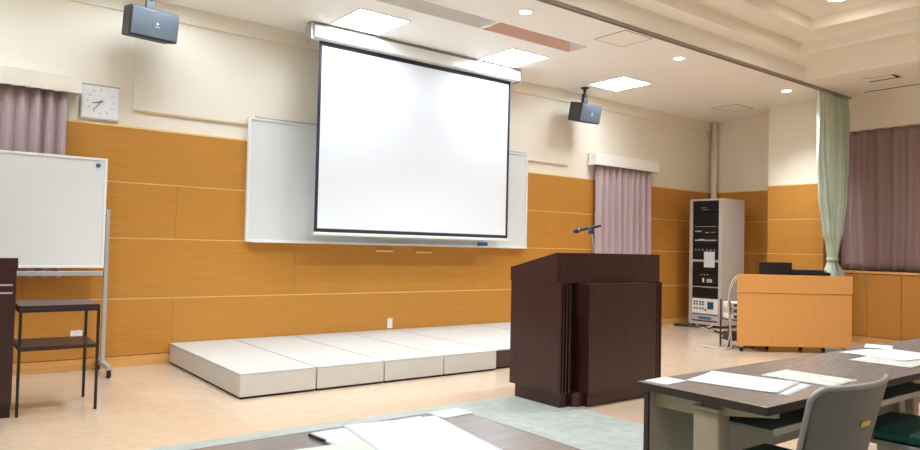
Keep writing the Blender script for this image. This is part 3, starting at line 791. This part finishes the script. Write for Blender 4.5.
sheet(1.055, -5.735, .37, .28, 0, 'wide white sheet at the back of the foreground table')
sheet(1.095, -5.805, .297, .42, -10, 'large white sheet lying on top across the foreground table', z=.0016, curl=.002)
sheet(.84, -5.88, .21, .297, -6, 'pale green tinted sheet at the left on the foreground table', 'paper2', .0012)
sheet(1.347, -5.61, .12, .085, 4, 'small white card at the far right corner of the foreground table')
t = thing('pen', 'dark pen at the left edge of the white sheet on the foreground table', 'pen', (.858, -5.66, .7055), math.radians(-84))
MB().tube([(-.035, 0, 0), (.05, 0, 0)], .0045, None, 10).build('barrel', 'blackplastic', t)
MB().tube([(.05, 0, 0), (.066, 0, 0)], [.0045, .001], None, 10).build('tip', 'alu', t)

# ------------------------------------------------------------------ chairs
def chair(loc, label, rot=0):
    t = thing('meeting_chair', label, 'chair', loc, rot, 'grey meeting chairs with teal seats')
    hw = .278
    def yb(z, x): return -.215-(z-.44)*.26+.075*(x/hw)**2
    z0, z1, r = .52, .785, .055
    def half(z):
        h = hw-.03*(z1-z)/(z1-z0)
        if z > z1-r: k = (z-(z1-r))/r; h -= r*(1-math.sqrt(max(0, 1-k*k)))
        if z < z0+r: k = ((z0+r)-z)/r; h -= r*(1-math.sqrt(max(0, 1-k*k)))
        return h
    def fn(u, v):
        z = z0+(z1-z0)*(.5-.5*math.cos(PI*v)); x = (u*2-1)*(half(z)-.004)
        return Vector((x, yb(z, x), z))
    o = MB().grid(fn, 24, 24).build('backrest', 'chairback', t); solidify(o, .016)
    MBs = MB(); MBs.box(-.034, .034, -.001, .0, -.010, .010); st = MBs.build('sticker', 'yellow', o)
    zz, xx = .646, .0; st.location = (xx, yb(zz, xx)-.0098, zz); st.rotation_euler = (math.atan(.26), 0, math.atan(.15*xx/hw**2))
    MBs = MB()
    for sx in (-1, 1): MBs.lathe([(.007, -.004), (.006, 0)], (sx*.2, 0, 0), None, 10, 'y')
    sc = MBs.build('screws', 'blackplastic', o); sc.location = (0, yb(.56, .2)-.009, .56)
    # bent tube around the back that runs down into the rear legs
    pts = []
    for s in (-1,):
        pts += [(-hw+.035, -.165, .0), (-hw+.035, -.185, .22), (-hw+.03, -.2, .44)]
        zs = [.52, .58, .64, .70, z1-r]
        pts += [(-hw+.03*(z1-z)/(z1-z0), yb(z, hw), z) for z in zs]
    for k in range(1, 7):
        a = PI/2*k/6; x = -hw+r*(1-math.sin(a)*1)+0; 
        pts.append((-hw+r-r*math.cos(a), yb(z1-r+r*math.sin(a), -hw+r-r*math.cos(a)), z1-r+r*math.sin(a)))
    for k in range(1, 9):
        x = -hw+r+(hw-r)*k/8; pts.append((x, yb(z1, x), z1))
    pts = pts+[(-x, y, z) for (x, y, z) in pts[-2::-1]]
    MB().tube(pts, .010, None, 12).build('back_frame', 'chairframe', t)
    for s in (-1, 1):
        MB().tube([(s*(hw-.035), .20, 0), (s*(hw-.035), .185, .3), (s*(hw-.04), .165, .353), (s*(hw-.04), .13, .37), (s*(hw-.035), -.195, .37)], .011, None, 10).build('front_leg', 'chairframe', t)
        for y, z in ((.20, 0), (-.165, 0)): MB().lathe([(.0135, 0), (.0135, .02)], (s*(hw-.035), y, 0), None, 10).build('foot_cap', 'blackplastic', t)
    MB().tube([(-hw+.035, .195, .2), (hw-.035, .195, .2)], .008, None, 8).build('stretcher', 'chairframe', t)
    b = MB(); b.box(-.245, .245, -.19, .225, .385, .43, None, .020, 4); st = b.build('seat', 'tealseat', t)
    for f in st.data.polygons: f.use_smooth = True
    MB().box(-.23, .23, -.175, .21, .377, .386).build('seat_pan', 'blackplastic', t)
    return t
chair((2.625, -6.035, 0), 'grey chair with yellow sticker on its back at the right table')
chair((3.79, -6.08, 0), 'chair with dark green seat at the right edge of the picture')

# ------------------------------------------------------------------ camera
yaw, pitch, roll = .6525, .0321, .0229
f = Vector((math.sin(yaw)*math.cos(pitch), math.cos(yaw)*math.cos(pitch), math.sin(pitch)))
r0 = Vector((math.cos(yaw), -math.sin(yaw), 0)); u0 = r0.cross(f)
R = r0*math.cos(roll)+u0*math.sin(roll); U = -r0*math.sin(roll)+u0*math.cos(roll)
cd = bpy.data.cameras.new('camera'); cam = bpy.data.objects.new('camera', cd); COL.objects.link(cam)
cd.sensor_fit = 'HORIZONTAL'; cd.sensor_width = 36; cd.lens = 700.19/920*36; cd.clip_start = .02
mw = Matrix(((R.x, U.x, -f.x, 0), (R.y, U.y, -f.y, -7.3983), (R.z, U.z, -f.z, 1.2258), (0, 0, 0, 1)))
cam.matrix_world = mw
S.camera = cam

w = bpy.data.worlds.new('world'); S.world = w; w.use_nodes = True
w.node_tree.nodes['Background'].inputs['Color'].default_value = (.8, .88, 1, 1)
w.node_tree.nodes['Background'].inputs['Strength'].default_value = .3
S.view_settings.view_transform = 'Standard'; S.view_settings.look = 'None'; S.view_settings.gamma = 1
S.view_settings.use_curve_mapping = False; S.view_settings.exposure = 0.7
S.cycles.max_bounces = 10; S.cycles.diffuse_bounces = 6; S.cycles.use_denoising = True; S.cycles.sample_clamp_indirect = 8
